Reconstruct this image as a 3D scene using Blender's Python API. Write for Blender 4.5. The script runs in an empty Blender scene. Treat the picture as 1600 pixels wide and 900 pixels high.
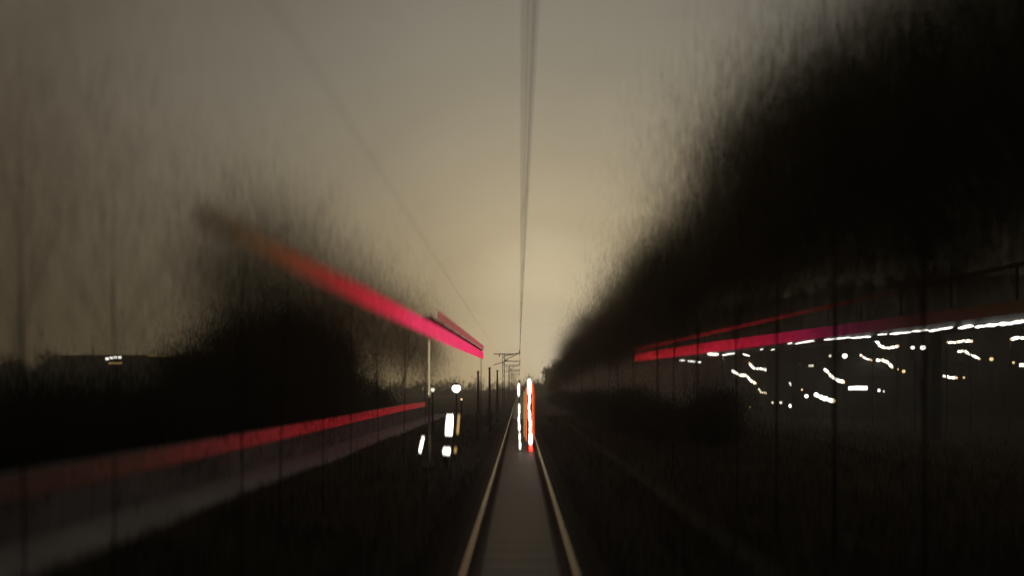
import bpy, bmesh, math, random
import numpy as np
from mathutils import Vector, Matrix

R = math.radians
random.seed(7)
rng = np.random.default_rng(7)
scene = bpy.context.scene
C = scene.collection

# ------------------------------------------------------------------ camera
CAM_Z = 2.46                      # eye of the cab camera above the rail heads (rail heads are Z = 0)
F = 1111.0                        # focal length in photo pixels (1600 wide)
cam_d = bpy.data.cameras.new("camera")
cam = bpy.data.objects.new("camera", cam_d)
C.objects.link(cam)
cam.location = (0, 0, CAM_Z)
cam.rotation_euler = (R(90), 0, 0)
cam_d.sensor_width = 36.0
cam_d.lens = 36.0 * F / 1600.0
cam_d.shift_x = -12 / 1600
cam_d.shift_y = 156 / 1600
cam_d.clip_end = 5000
cam_d.dof.use_dof = True
cam_d.dof.focus_distance = 60
cam_d.dof.aperture_ratio = 3.6
cam_d.dof.aperture_fstop = cam_d.lens / 1000 / 0.36
scene.camera = cam

# ------------------------------------------------------------------ world: overcast night sky lit by the town glow ahead
world = bpy.data.worlds.new("World")
scene.world = world
world.use_nodes = True
nt = world.node_tree
nt.nodes.clear()
out = nt.nodes.new("ShaderNodeOutputWorld")
bg = nt.nodes.new("ShaderNodeBackground")
tc = nt.nodes.new("ShaderNodeTexCoord")
nrm = nt.nodes.new("ShaderNodeVectorMath"); nrm.operation = 'NORMALIZE'
dot = nt.nodes.new("ShaderNodeVectorMath"); dot.operation = 'DOT_PRODUCT'
dot.inputs[1].default_value = Vector((0.045, 1.0, 0.03)).normalized()
acs = nt.nodes.new("ShaderNodeMath"); acs.operation = 'ARCCOSINE'
div = nt.nodes.new("ShaderNodeMath"); div.operation = 'DIVIDE'; div.inputs[1].default_value = math.pi / 2
noi = nt.nodes.new("ShaderNodeTexNoise"); noi.inputs['Scale'].default_value = 2.2
noi.inputs['Detail'].default_value = 3
nsc = nt.nodes.new("ShaderNodeMath"); nsc.operation = 'MULTIPLY_ADD'
nsc.inputs[1].default_value = 0.10; nsc.inputs[2].default_value = -0.05
adda = nt.nodes.new("ShaderNodeMath"); adda.operation = 'ADD'
ramp = nt.nodes.new("ShaderNodeValToRGB")
def lin(c):
    return tuple(((v / 255) / 12.92 if v / 255 <= 0.04045 else ((v / 255 + 0.055) / 1.055) ** 2.4) for v in c)
stops = [(0, (232, 212, 174)), (5, (218, 198, 158)), (10, (184, 166, 132)), (16, (166, 152, 126)), (22, (147, 138, 119)), (30, (129, 123, 111)),
         (40, (95, 88, 75)), (90, (62, 59, 53))]
LOW = (0.88, 0.70, 0.48); HIGH = (1.0, 1.0, 1.03)
els = ramp.color_ramp.elements
for i, (a, c) in enumerate(stops):
    e = els[i] if i < 2 else els.new(a / 90)
    e.position = a / 90
    tt = min(1, math.sin(R(a)) / 0.45)
    gain = (1.5 if a < 8 else 1.3 if a < 14 else 1.16 if a < 20 else 1.06 if a < 26 else 1.0) / 2
    e.color = (*[gain * v / (lo + (hi - lo) * tt) for v, lo, hi in zip(lin(c), LOW, HIGH)], 1)
sky = nt.nodes.new("ShaderNodeTexSky"); sky.sky_type = 'NISHITA'; sky.sun_disc = False
sky.sun_elevation = R(-8); sky.sun_rotation = R(0)
mixs = nt.nodes.new("ShaderNodeMixRGB"); mixs.blend_type = 'ADD'; mixs.inputs[0].default_value = 0.05
L = nt.links.new
L(tc.outputs['Generated'], nrm.inputs[0]); L(nrm.outputs[0], dot.inputs[0]); L(dot.outputs['Value'], acs.inputs[0])
L(acs.outputs[0], div.inputs[0]); L(nrm.outputs[0], noi.inputs['Vector']); L(noi.outputs['Fac'], nsc.inputs[0])
L(div.outputs[0], adda.inputs[0]); L(nsc.outputs[0], adda.inputs[1]); L(adda.outputs[0], ramp.inputs[0])
sepz = nt.nodes.new("ShaderNodeSeparateXYZ"); mr = nt.nodes.new("ShaderNodeMapRange")
mr.inputs['From Min'].default_value = 0; mr.inputs['From Max'].default_value = 0.45
tint = nt.nodes.new("ShaderNodeMixRGB"); tint.inputs[1].default_value = (*LOW, 1); tint.inputs[2].default_value = (*HIGH, 1)
mul = nt.nodes.new("ShaderNodeMixRGB"); mul.blend_type = 'MULTIPLY'; mul.inputs[0].default_value = 1
L(nrm.outputs[0], sepz.inputs[0]); L(sepz.outputs['Z'], mr.inputs['Value']); L(mr.outputs[0], tint.inputs[0])
L(ramp.outputs[0], mul.inputs[1]); L(tint.outputs[0], mul.inputs[2])
L(mul.outputs[0], mixs.inputs[1]); L(sky.outputs[0], mixs.inputs[2]); L(mixs.outputs[0], bg.inputs[0])
bg.inputs[1].default_value = 2.0
L(bg.outputs[0], out.inputs[0])

scene.view_settings.view_transform = 'Standard'
scene.view_settings.look = 'None'
scene.view_settings.exposure = 0
scene.view_settings.gamma = 1
scene.view_settings.use_curve_mapping = False
scene.cycles.use_denoising = True
scene.cycles.max_bounces = 3
scene.cycles.diffuse_bounces = 2
scene.cycles.glossy_bounces = 2
scene.cycles.use_adaptive_sampling = True
scene.cycles.adaptive_threshold = 0.015
scene.cycles.volume_bounces = 0
scene.cycles.transparent_max_bounces = 8

# ------------------------------------------------------------------ helpers
def at(px, py, Y):
    """world point seen at photo pixel (px, py) at distance Y ahead"""
    return Vector(((px - 812) * Y / F, Y, CAM_Z + (606 - py) * Y / F))

def tag(o, label=None, cat=None, group=None, kind=None):
    if label: o['label'] = label
    if cat: o['category'] = cat
    if group: o['group'] = group
    if kind: o['kind'] = kind
    return o

def empty(name, loc, label=None, cat=None, group=None, kind=None, rz=0):
    o = bpy.data.objects.new(name, None)
    C.objects.link(o)
    o.location = loc; o.rotation_euler = (0, 0, rz); o.empty_display_size = 0.2
    return tag(o, label, cat, group, kind)

class MB:
    def __init__(s): s.v = []; s.f = []
    def box(s, x0, x1, y0, y1, z0, z1):
        n = len(s.v)
        s.v += [(x0,y0,z0),(x1,y0,z0),(x1,y1,z0),(x0,y1,z0),(x0,y0,z1),(x1,y0,z1),(x1,y1,z1),(x0,y1,z1)]
        s.f += [[n+i for i in q] for q in ((0,3,2,1),(4,5,6,7),(0,1,5,4),(1,2,6,5),(2,3,7,6),(3,0,4,7))]
        return s
    def tube(s, pts, rad, n=8, cap=True):
        pts = [Vector(p) for p in pts]
        rad = rad if isinstance(rad, (list, tuple)) else [rad] * len(pts)
        base = len(s.v)
        for i, p in enumerate(pts):
            d = (pts[min(i+1, len(pts)-1)] - pts[max(i-1, 0)]).normalized()
            u = d.cross(Vector((0, 0, 1)))
            if u.length < 1e-3: u = Vector((1, 0, 0))
            u.normalize(); w = d.cross(u)
            for k in range(n):
                a = 2 * math.pi * k / n
                s.v.append(tuple(p + (u * math.cos(a) + w * math.sin(a)) * rad[i]))
        for i in range(len(pts) - 1):
            for k in range(n):
                a = base + i*n + k; b = base + i*n + (k+1) % n
                s.f.append([a, b, b+n, a+n])
        if cap:
            s.f.append([base + k for k in range(n)][::-1])
            s.f.append([base + (len(pts)-1)*n + k for k in range(n)])
        return s
    def extrude(s, prof, y0, y1):
        """profile in x,z swept along y"""
        n = len(s.v); m = len(prof)
        s.v += [(x, y0, z) for x, z in prof] + [(x, y1, z) for x, z in prof]
        for k in range(m):
            s.f.append([n+k, n+(k+1) % m, n+m+(k+1) % m, n+m+k])
        s.f.append([n+k for k in range(m)][::-1]); s.f.append([n+m+k for k in range(m)])
        return s
    def lathe(s, prof, n=12, c=(0, 0, 0)):
        base = len(s.v)
        for r_, z in prof:
            for k in range(n):
                a = 2*math.pi*k/n
                s.v.append((c[0]+r_*math.cos(a), c[1]+r_*math.sin(a), c[2]+z))
        for i in range(len(prof)-1):
            for k in range(n):
                a = base+i*n+k; b = base+i*n+(k+1) % n
                s.f.append([a, b, b+n, a+n])
        s.f.append([base+k for k in range(n)][::-1]); s.f.append([base+(len(prof)-1)*n+k for k in range(n)])
        return s
    def mesh(s, name, mat, smooth=False, bevel=0):
        me = bpy.data.meshes.new(name)
        me.from_pydata(s.v, [], s.f)
        bm = bmesh.new(); bm.from_mesh(me)
        bmesh.ops.recalc_face_normals(bm, faces=bm.faces)
        if bevel:
            bmesh.ops.bevel(bm, geom=list(bm.edges), offset=bevel, segments=2, affect='EDGES', clamp_overlap=True)
        bm.to_mesh(me); bm.free()
        if smooth:
            me.polygons.foreach_set("use_smooth", [True]*len(me.polygons))
        me.materials.append(mat)
        return me
    def build(s, name, mat, parent=None, loc=(0, 0, 0), smooth=False, bevel=0):
        return link(s.mesh(name, mat, smooth, bevel), name, parent, loc)

def link(me, name, parent=None, loc=(0, 0, 0)):
    o = bpy.data.objects.new(name, me); C.objects.link(o)
    o.location = loc
    if parent is not None: o.parent = parent
    return o

def copy_tree(o, parent=None):
    c = o.copy(); C.objects.link(c); c.parent = parent
    for ch in o.children: copy_tree(ch, c)
    return c

ORD = ['nearest', 'second nearest', 'third nearest', 'fourth nearest', 'fifth nearest', 'sixth nearest', 'seventh nearest',
       'eighth nearest', 'ninth nearest', 'tenth nearest', 'eleventh nearest', 'twelfth nearest', 'thirteenth nearest',
       'fourteenth nearest', 'fifteenth nearest', 'sixteenth nearest', 'seventeenth nearest', 'eighteenth nearest',
       'nineteenth nearest', 'twentieth nearest', 'twenty-first nearest', 'twenty-second nearest', 'twenty-third nearest',
       'twenty-fourth nearest', 'twenty-fifth nearest']

ORD_L = ['first', 'second', 'third', 'fourth', 'fifth', 'sixth', 'seventh', 'eighth', 'ninth', 'tenth', 'eleventh', 'twelfth', 'thirteenth', 'fourteenth', 'fifteenth', 'sixteenth']

# ------------------------------------------------------------------ materials
def mat(name, col, rough=0.8, metal=0.0, var=0.35, scale=3.0, bump=0.0, bscale=30.0, stretch=None, col2=None, spec=0.12):
    m = bpy.data.materials.new(name); m.use_nodes = True
    t = m.node_tree; b = t.nodes['Principled BSDF']
    b.inputs['Roughness'].default_value = rough; b.inputs['Metallic'].default_value = metal
    b.inputs['Specular IOR Level'].default_value = 0.5 if (metal or rough < 0.6) else spec
    co = t.nodes.new("ShaderNodeTexCoord"); n1 = t.nodes.new("ShaderNodeTexNoise")
    n1.inputs['Scale'].default_value = scale; n1.inputs['Detail'].default_value = 6
    src = co.outputs['Object']
    if stretch:
        mp = t.nodes.new("ShaderNodeMapping"); mp.inputs['Scale'].default_value = stretch
        t.links.new(src, mp.inputs[0]); src = mp.outputs[0]
    t.links.new(src, n1.inputs['Vector'])
    r = t.nodes.new("ShaderNodeValToRGB")
    c2 = col2 or tuple(v * (1 - var) for v in col)
    c3 = tuple(min(1, v * (1 + var)) for v in col)
    r.color_ramp.elements[0].position = 0.3; r.color_ramp.elements[0].color = (*c2, 1)
    r.color_ramp.elements[1].position = 0.7; r.color_ramp.elements[1].color = (*c3, 1)
    t.links.new(n1.outputs['Fac'], r.inputs[0]); t.links.new(r.outputs[0], b.inputs['Base Color'])
    if bump:
        n2 = t.nodes.new("ShaderNodeTexNoise"); n2.inputs['Scale'].default_value = bscale
        bp = t.nodes.new("ShaderNodeBump"); bp.inputs['Strength'].default_value = bump
        bp.inputs['Distance'].default_value = 0.02
        t.links.new(src, n2.inputs['Vector']); t.links.new(n2.outputs['Fac'], bp.inputs['Height'])
        t.links.new(bp.outputs[0], b.inputs['Normal'])
    return m

def glow(name, col, strength):
    m = bpy.data.materials.new(name); m.use_nodes = True
    t = m.node_tree; b = t.nodes['Principled BSDF']
    b.inputs['Base Color'].default_value = (*[0.01 + 0.03 * c * min(1, strength) for c in col], 1)
    b.inputs['Roughness'].default_value = 1.0
    b.inputs['Specular IOR Level'].default_value = 0.0
    b.inputs['Emission Color'].default_value = (*col, 1)
    b.inputs['Emission Strength'].default_value = strength
    return m

def leafmat(name, col):
    m = mat(name, col, 0.85, var=0.45, scale=0.8)
    t = m.node_tree; b = t.nodes['Principled BSDF']; o = t.nodes['Material Output']
    tr = t.nodes.new("ShaderNodeBsdfTranslucent"); mx = t.nodes.new("ShaderNodeMixShader"); mx.inputs[0].default_value = 0.5
    src = b.inputs['Base Color'].links[0].from_socket
    t.links.new(src, tr.inputs['Color']); t.links.new(b.outputs[0], mx.inputs[1]); t.links.new(tr.outputs[0], mx.inputs[2])
    t.links.new(mx.outputs[0], o.inputs['Surface'])
    return m

M = {
 'ground': mat('dark_verge_soil', (0.034, 0.028, 0.018), 0.95, var=0.5, scale=0.6, bump=0.6, bscale=6),
 'ballast': mat('ballast_stone', (0.036, 0.032, 0.027), 0.9, var=0.5, scale=22, bump=1.0, bscale=26),
 'slab': mat('damp_concrete_slab', (0.105, 0.095, 0.082), 0.45, var=0.3, scale=1.2, bump=0.25, bscale=40, stretch=(1, 0.25, 1)),
 'sleeper': mat('sleeper_concrete', (0.16, 0.145, 0.12), 0.6, var=0.3, scale=3, bump=0.2),
 'rail_steel': mat('worn_rail_steel', (0.42, 0.38, 0.25), 0.25, 1.0, var=0.12, scale=2, stretch=(4, 0.2, 4)),
 'rail_rust': mat('rusty_rail_side', (0.10, 0.055, 0.03), 0.8, 0.2, var=0.4, scale=8),
 'galv': mat('galvanised_steel', (0.18, 0.175, 0.165), 0.5, 0.6, var=0.2, scale=5),
 'dark_steel': mat('dark_painted_steel', (0.03, 0.03, 0.032), 0.5, 0.2, var=0.3, scale=6),
 'pale_post': mat('cream_painted_post', (0.50, 0.46, 0.34), 0.5, 0.0, var=0.15, scale=5),
 'copper': mat('weathered_wire', (0.035, 0.03, 0.026), 0.6, 0.5, var=0.2),
 'insul': mat('brown_porcelain', (0.05, 0.03, 0.022), 0.25, var=0.2),
 'concrete': mat('grey_concrete_wall', (0.26, 0.265, 0.27), 0.85, var=0.3, scale=0.7, bump=0.3, bscale=12),
 'trough': mat('dirty_trough_concrete', (0.06, 0.06, 0.05), 0.9, var=0.3, scale=2, bump=0.3),
 'path': mat('grey_gravel_path', (0.36, 0.365, 0.38), 0.9, var=0.25, scale=2, bump=0.6, bscale=30),
 'bark': mat('tree_bark', (0.05, 0.042, 0.032), 0.95, var=0.4, scale=6, bump=0.8, bscale=18, stretch=(1, 1, 0.3)),
 'leaf_dark': leafmat('dark_foliage', (0.12, 0.105, 0.06)),
 'leaf_sparse': leafmat('dry_sparse_foliage', (0.10, 0.08, 0.045)),
 'hedge': leafmat('hedge_foliage', (0.032, 0.034, 0.018)),
 'grass': mat('verge_grass', (0.085, 0.072, 0.036), 0.85, var=0.5, scale=0.6),
 'render_wall': mat('house_render', (0.045, 0.04, 0.036), 0.9, var=0.2, scale=0.5),
 'roof': mat('dark_roof_tile', (0.04, 0.032, 0.03), 0.8, var=0.3, scale=2),
 'glass': mat('dark_window_glass', (0.015, 0.017, 0.02), 0.1, var=0.1),
 'white_lamp': glow('white_lamp', (1.0, 0.95, 0.84), 3.2),
 'white_soft': glow('soft_white_lamp_and_trail', (1.0, 0.90, 0.70), 1.3),
 'warm_lamp_and_trail': glow('warm_lamp_and_trail', (1.0, 0.72, 0.34), 1.6),
 'amber_dim': glow('dim_amber_lamp_and_halo', (1.0, 0.62, 0.22), 0.5),
 'orange_halo': glow('orange_red_halo', (1.0, 0.13, 0.025), 2.2),  # halo glow painted beside the track column
 'orange_dim': glow('dim_orange_halo', (0.8, 0.10, 0.03), 0.7),  # fainter outer halo glow of the same column
 'red_glow': glow('red_glow', (1.0, 0.022, 0.010), 14.0),  # added red glow, strong so that it reflects on the track
}
def level(name, cols, k, gain=1.0):
    k = max(0, min(len(cols) - 1.001, k)); i = int(k); f = k - i
    return glow(name, tuple(a * (1 - f) + b * f for a, b in zip(cols[i], cols[i + 1])), gain)
# ------------------------------------------------------------------ the setting: ground, hills, path
def gz(x, y):
    z = -0.30
    if x > 14: z -= 1.3 * min(1, (x - 14) / 16)
    if y > 40 and abs(x) < 30: z += 0
    return z

xs = sorted(set([-690, -400, -200, -100, -60, -40] + list(range(-30, 41, 2)) + [50, 70, 90, 120, 160, 240, 400, 690]))
ys = sorted(set([-38, -30] + list(range(-20, 140, 5)) + [160, 200, 260, 340, 415]))
vv = []; ff = []
for y in ys:
    for x in xs:
        bumpz = 0 if abs(x) < 3.5 else 0.07 * math.sin(x * 1.3 + y * 0.4) + 0.05 * math.sin(y * 0.9 - x * 0.37) - 0.06
        if -10.5 < x < -6.0: bumpz = -0.03
        vv.append((x, y, gz(x, y) + bumpz))
nx = len(xs)
for j in range(len(ys) - 1):
    for i in range(nx - 1):
        a = j * nx + i
        ff.append([a, a + 1, a + 1 + nx, a + nx])
g = MB(); g.v = vv; g.f = ff
tag(g.build('ground', M['ground'], smooth=True), kind='structure')

# ballast bed under the track
bb = MB().extrude([(-2.5, -0.31), (-1.75, -0.22), (1.75, -0.22), (2.5, -0.31), (2.5, -0.5), (-2.5, -0.5)], -10, 420)
tag(bb.build('ballast_bed', M['ballast']), kind='structure')

# loose stones on the ballast shoulders: uncountable
def stones():
    n = 7000
    oct_v = np.array([(1,0,0),(-1,0,0),(0,1,0),(0,-1,0),(0,0,1),(0,0,-1)], float)
    oct_f = np.array([(0,2,4),(2,1,4),(1,3,4),(3,0,4),(2,0,5),(1,2,5),(3,1,5),(0,3,5)])
    x = rng.uniform(1.25, 2.35, n) * rng.choice([-1, 1], n)
    y = 7 + 45 * rng.random(n) ** 1.8
    z = np.where(np.abs(x) < 1.75, -0.215, -0.22 - (np.abs(x) - 1.75) * 0.12)
    s = rng.uniform(0.018, 0.04, n)
    V = oct_v[None] * (s[:, None] * rng.uniform(0.6, 1.3, (n, 3)))[:, None, :]
    a = rng.uniform(0, 6.28, n); ca, sa = np.cos(a)[:, None], np.sin(a)[:, None]
    V = np.stack([V[..., 0]*ca - V[..., 1]*sa, V[..., 0]*sa + V[..., 1]*ca, V[..., 2]], -1)
    V += np.stack([x, y, z], 1)[:, None, :]
    return V.reshape(-1, 3), (oct_f[None] + (np.arange(n) * 6)[:, None, None]).reshape(-1, 3)

def np_mesh(name, V, Fc, mat_):
    me = bpy.data.meshes.new(name)
    V = np.ascontiguousarray(V, np.float32); Fc = np.ascontiguousarray(Fc, np.int32)
    k = Fc.shape[1]
    me.vertices.add(len(V)); me.vertices.foreach_set("co", V.ravel())
    me.loops.add(Fc.size); me.loops.foreach_set("vertex_index", Fc.ravel())
    me.polygons.add(len(Fc)); me.polygons.foreach_set("loop_start", np.arange(len(Fc), dtype=np.int32) * k)
    me.polygons.foreach_set("loop_total", np.full(len(Fc), k, np.int32))
    me.update(calc_edges=True)
    me.materials.append(mat_)
    return me
V_, F_ = stones()
tag(link(np_mesh('ballast_stones', V_, F_, M['ballast']), 'ballast_stones'), 'grey loose ballast stones along the track shoulders', 'ballast', kind='stuff')

# grass tufts on the verges: uncountable
def blades(n, xr, yr, h, gap):
    x = rng.uniform(*xr, n); y = yr[0] + (yr[1] - yr[0]) * rng.random(n) ** 1.6
    keep = np.abs(x) > gap
    keep &= ~((x > -10.3) & (x < -6.9))
    x, y = x[keep], y[keep]; n = len(x)
    z = -0.36 - np.clip((x - 14) / 16, 0, 1) * 1.3
    a = rng.uniform(0, 6.28, n); hh = h * rng.uniform(0.4, 1.2, n); w = rng.uniform(0.01, 0.025, n)
    lx = rng.normal(0, 0.35, n) * hh; ly = rng.normal(0, 0.35, n) * hh
    b = np.stack([x, y, z], 1)
    d = np.stack([np.cos(a) * w, np.sin(a) * w, 0 * w], 1)
    V = np.stack([b - d, b + d, b + np.stack([lx, ly, hh], 1)], 1)
    return V.reshape(-1, 3), np.arange(3 * n).reshape(-1, 3)
V_, F_ = blades(60000, (-14, 16), (6, 70), 0.38, 2.3)
V2, F2 = blades(40000, (16, 80), (14, 110), 0.6, 2.6)
F_ = np.concatenate([F_, F2 + len(V_)]); V_ = np.concatenate([V_, V2])
tag(link(np_mesh('verge_grass', V_, F_, M['grass']), 'verge_grass'), 'dark rough grass on both verges of the track', 'grass', kind='stuff')

# gravel path in front of the left wall
pth = MB().extrude([(-9.0, -0.29), (-7.3, -0.27), (-7.2, -0.45), (-9.0, -0.45)], 6, 75)
tag(pth.build('gravel_path', M['path']), kind='structure')

# far hills with woods
def ridge(name, pts, depth, wood_label, leaf_n, leaf_size, seed, m):
    """pts: list of (x, y, top height)"""
    r2 = np.random.default_rng(seed)
    b = MB()
    n = len(pts)
    for (x, y, h) in pts:
        b.v += [(x, y - depth * 0.5, -3), (x, y - depth * 0.15, h * 0.7 - 1), (x, y + depth * 0.3, h), (x, y + depth * 2, -3)]
    for i in range(n - 1):
        for k in range(3):
            a = i * 4 + k
            b.f.append([a, a + 4, a + 5, a + 1])
    tag(b.build(name, M['ground'], smooth=True), kind='structure')
    px = np.array([p[0] for p in pts]); ph = np.array([p[2] for p in pts]); py = np.array([p[1] for p in pts])
    # clumps scattered over the slope
    nc = leaf_n // 60
    t = r2.uniform(0, n - 1, nc); i0 = np.floor(t).astype(int).clip(0, n - 2); f = t - i0
    cx = px[i0] * (1 - f) + px[i0 + 1] * f; hh = ph[i0] * (1 - f) + ph[i0 + 1] * f; cy = py[i0] * (1 - f) + py[i0 + 1] * f
    u = r2.random(nc)
    yy = cy + (-0.5 + 0.8 * u) * depth
    zz = np.where(u < 0.44, -3 + (hh * 0.7 + 2) * u / 0.44, hh * 0.7 - 1 + (hh * 0.3 + 1) * (u - 0.44) / 0.56)
    rad = r2.uniform(1.5, 3.5, nc)
    cs = np.stack([cx, yy, zz + rad * 0.6], 1)
    per = 60
    P = (cs[:, None, :] + r2.normal(0, 0.5, (nc, per, 3)) * rad[:, None, None]).reshape(-1, 3)
    V, Fq = leaf_quads(P, leaf_size, r2)
    tag(link(np_mesh(name + '_wood', V, Fq, m), 'far_wood'), wood_label, 'wood', kind='stuff')

def leaf_quads(P, size, r2):
    n = len(P)
    a = r2.normal(size=(n, 3)); a /= np.linalg.norm(a, axis=1)[:, None]
    b = r2.normal(size=(n, 3)); b -= a * (a * b).sum(1)[:, None]; b /= np.linalg.norm(b, axis=1)[:, None]
    s = size * r2.uniform(0.6, 1.4, n)[:, None]
    a *= s; b *= s * 0.55
    V = np.stack([P - a, P + b, P + a, P - b], 1).reshape(-1, 3)
    return V, np.arange(4 * n).reshape(-1, 4)

ridge('wooded_hill', [(12, 300, 9), (30, 270, 16), (60, 250, 27), (100, 235, 36), (150, 220, 40), (230, 200, 40), (320, 180, 38)], 60,
      'dark far wood covering the hillside behind the lit houses', 60000, 0.55, 3, M['leaf_dark'])
ridge('distant_rise', [(-420, 250, 9), (-330, 245, 9.5), (-260, 240, 7.5), (-200, 240, 8.5), (-140, 250, 8.5), (-95, 260, 6), (-60, 280, 2), (0, 300, 1.5), (30, 310, 4)], 24,
      'low dark wood along the far horizon left of the track', 40000, 0.5, 4, M['leaf_dark'])

# ------------------------------------------------------------------ railway track
trk = empty('railway_track', (0, 0, 0), kind='structure')
for i in range(26):      # concrete slab panels
    y0 = -6 + i * 6.0
    MB().box(-0.88, 0.88, y0 + 0.012, y0 + 5.988, -0.40, -0.172).build('slab_panel', M['slab'], trk, bevel=0.012)
MB().box(-0.88, 0.88, 150.0, 420, -0.40, -0.174).build('slab_panel', M['slab'], trk)
RG = 0.7525
prof = [(-0.075, -0.165), (0.075, -0.165), (0.075, -0.150), (0.012, -0.130), (0.010, -0.045), (0.036, -0.034), (0.036, -0.004),
        (0.030, 0.0), (-0.030, 0.0), (-0.036, -0.004), (-0.036, -0.034), (-0.010, -0.045), (-0.012, -0.130), (-0.075, -0.150)]
for s in (-1, 1):
    r = MB().extrude([(x + s * RG, z) for x, z in prof], -8, 400).build('rail', M['rail_rust'], trk)
    MB().extrude([(s*RG - 0.020, -0.006), (s*RG + 0.020, -0.006), (s*RG + 0.020, 0.002), (s*RG + 0.016, 0.004), (s*RG - 0.016, 0.004), (s*RG - 0.020, 0.002)], -8, 400).build('running_surface', M['rail_steel'], r)
    # inner check strip
    q = s * (RG - 0.16)
    MB().extrude([(q - 0.014, -0.17), (q + 0.014, -0.17), (q + 0.014, -0.075), (q - 0.014, -0.075)], -8, 260).build('check_rail', M['rail_rust'], trk)
slp = MB().box(-0.98, 0.98, -0.11, 0.11, -0.19, -0.158).mesh('sleeper', M['sleeper'], bevel=0.01)
clip = MB()
for s in (-1, 1):
    for q in (-1, 1):
        x = s * RG + q * 0.105
        clip.box(x - 0.035, x + 0.035, -0.05, 0.05, -0.16, -0.125)
        clip.tube([(x, 0, -0.13), (x, 0, -0.105)], 0.018, 6)
clipm = clip.mesh('rail_clip', M['rail_rust'])
for i in range(84):
    y = 6 + i * 0.65
    so = link(slp, 'sleeper', trk, (0, y, 0))
    link(clipm, 'rail_clip', so)

# cable trough beside the track
tr = tag(empty('cable_trough', (3.66, 8, -0.36)), 'narrow concrete cable trough with lids on the right verge', 'cable trough')
MB().box(-0.2, 0.2, 0, 46, -0.1, 0.06).build('channel', M['trough'], tr)
lid = MB().box(-0.22, 0.22, 0.006, 0.994, 0.062, 0.11).mesh('lid', M['trough'], bevel=0.008)
for i in range(46): link(lid, 'lid', tr, (random.uniform(-0.008, 0.008), i, 0))

# ------------------------------------------------------------------ overhead line
def mast(Y, X, label, detailed=True):
    m = tag(empty('catenary_mast', (X, Y, -0.3)), label, 'catenary mast', 'overhead line masts left of the track')
    # twin-channel column
    MB().box(-0.13, -0.05, -0.09, 0.09, 0, 7.0).build('column', M['galv'], m)
    MB().box(0.07, 0.15, -0.09, 0.09, 0, 7.0).build('column', M['galv'], m)
    for k in range(9):
        MB().box(-0.05, 0.07, -0.07, 0.07, 0.5 + k*0.75, 0.58 + k*0.75).build('batten', M['galv'], m)
    MB().box(-0.35, 0.35, -0.35, 0.35, -0.25, 0.12).build('footing', M['concrete'], m, bevel=0.02)
    ar = MB().tube([(-1.25, 0, 6.95), (1.2, 0, 6.95)], 0.055, 8).build('cross_arm', M['galv'], m)
    MB().tube([(-0.5, 0, 6.92), (-0.5, 0, 6.6)], 0.06, 8).build('insulator', M['insul'], ar)
    lo = MB().tube([(-X - 0.5 + 0.6, 0, 6.05), (0.15, 0, 6.1)], 0.05, 8).build('registration_arm', M['galv'], m)
    MB().tube([(0.15, 0, 6.1), (0.55, 0, 6.1)], 0.085, 8).build('insulator', M['insul'], lo)
    MB().tube([(0.15, 0, 6.7), (-X + 0.02, 0, 7.1)], 0.05, 8).build('top_tie', M['galv'], m)
    MB().tube([(0.1, 0, 6.15), (-X, 0, 7.1)], 0.045, 8).build('bracket_tube', M['galv'], m)
    MB().tube([(-X, 0, 6.95), (-X, 0, 7.45)], 0.07, 8).build('insulator', M['insul'], m)
    MB().tube([(-1.2, 0, 5.6), (0.15, 0, 6.0)], 0.045, 8).build('feeder_arm', M['galv'], m)
    return m
for i, Y in enumerate((88, 132, 176, 220)):
    mast(Y, -2.0, ['nearest twin-channel catenary mast left of the track, arms over the rails',
                   'second nearest catenary mast, just behind the nearest one left of the track',
                   'third nearest catenary mast far down the left of the track',
                   'farthest small catenary mast at the vanishing point of the track'][i])
def wire(name, f0, r, label, cat):
    pts = [f0(y) for y in np.linspace(-30, 88, 40)] + [f0(y) for y in np.linspace(92, 220, 20)]
    return tag(MB().tube(pts, r, 6).build(name, M['copper'], smooth=True), label, cat)
ow = tag(empty('overhead_wire', (0, 0, 0)), 'dark overhead contact line running up the sky above the track', 'overhead wire')
def span(y):
    s = 0 if y < 88 else ((y - 88) % 44) / 44
    return 4 * s * (1 - s)
ylst = list(np.linspace(-30, 88, 40)) + list(np.linspace(92, 220, 30))
def conv(x, y): return x * (1 - min(1, max(0, y) / 88))
for x0 in (0.05, 0.115):
    MB().tube([(conv(x0, y), y, 5.86) for y in ylst], 0.0065, 6).build('contact_wire', M['copper'], ow, smooth=True)
pts = []
for y in ylst:
    sg = (y + 30) / 118 if y < 88 else ((y - 88) % 44) / 44
    pts.append((conv(0.19, y), y, 7.15 - (0.75 if y < 88 else 0.5) * 4 * sg * (1 - sg)))
MB().tube(pts, 0.0065, 6).build('messenger_wire', M['copper'], ow, smooth=True)
fw = [(-2.5, y, 6.62 - (0.3 if y < 88 else 0.4) * 4 * ((y + 30) / 118 if y < 88 else ((y - 88) % 44) / 44) * (1 - ((y + 30) / 118 if y < 88 else ((y - 88) % 44) / 44))) for y in ylst]
tag(MB().tube(fw, 0.0045, 6).build('feeder_wire', M['copper'], smooth=True), 'single faint feeder wire slanting up the sky left of the contact line', 'wire')
for k in range(14):
    y = -18 + k * 8
    if y > 84: break
    s = (y + 30) / 118
    x = conv(0.05, y)
    MB().tube([(x, y, 5.87), (conv(0.19, y), y, 7.15 - 0.75 * 4 * s * (1 - s))], 0.005, 5).build('dropper', M['copper'], ow)

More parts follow.
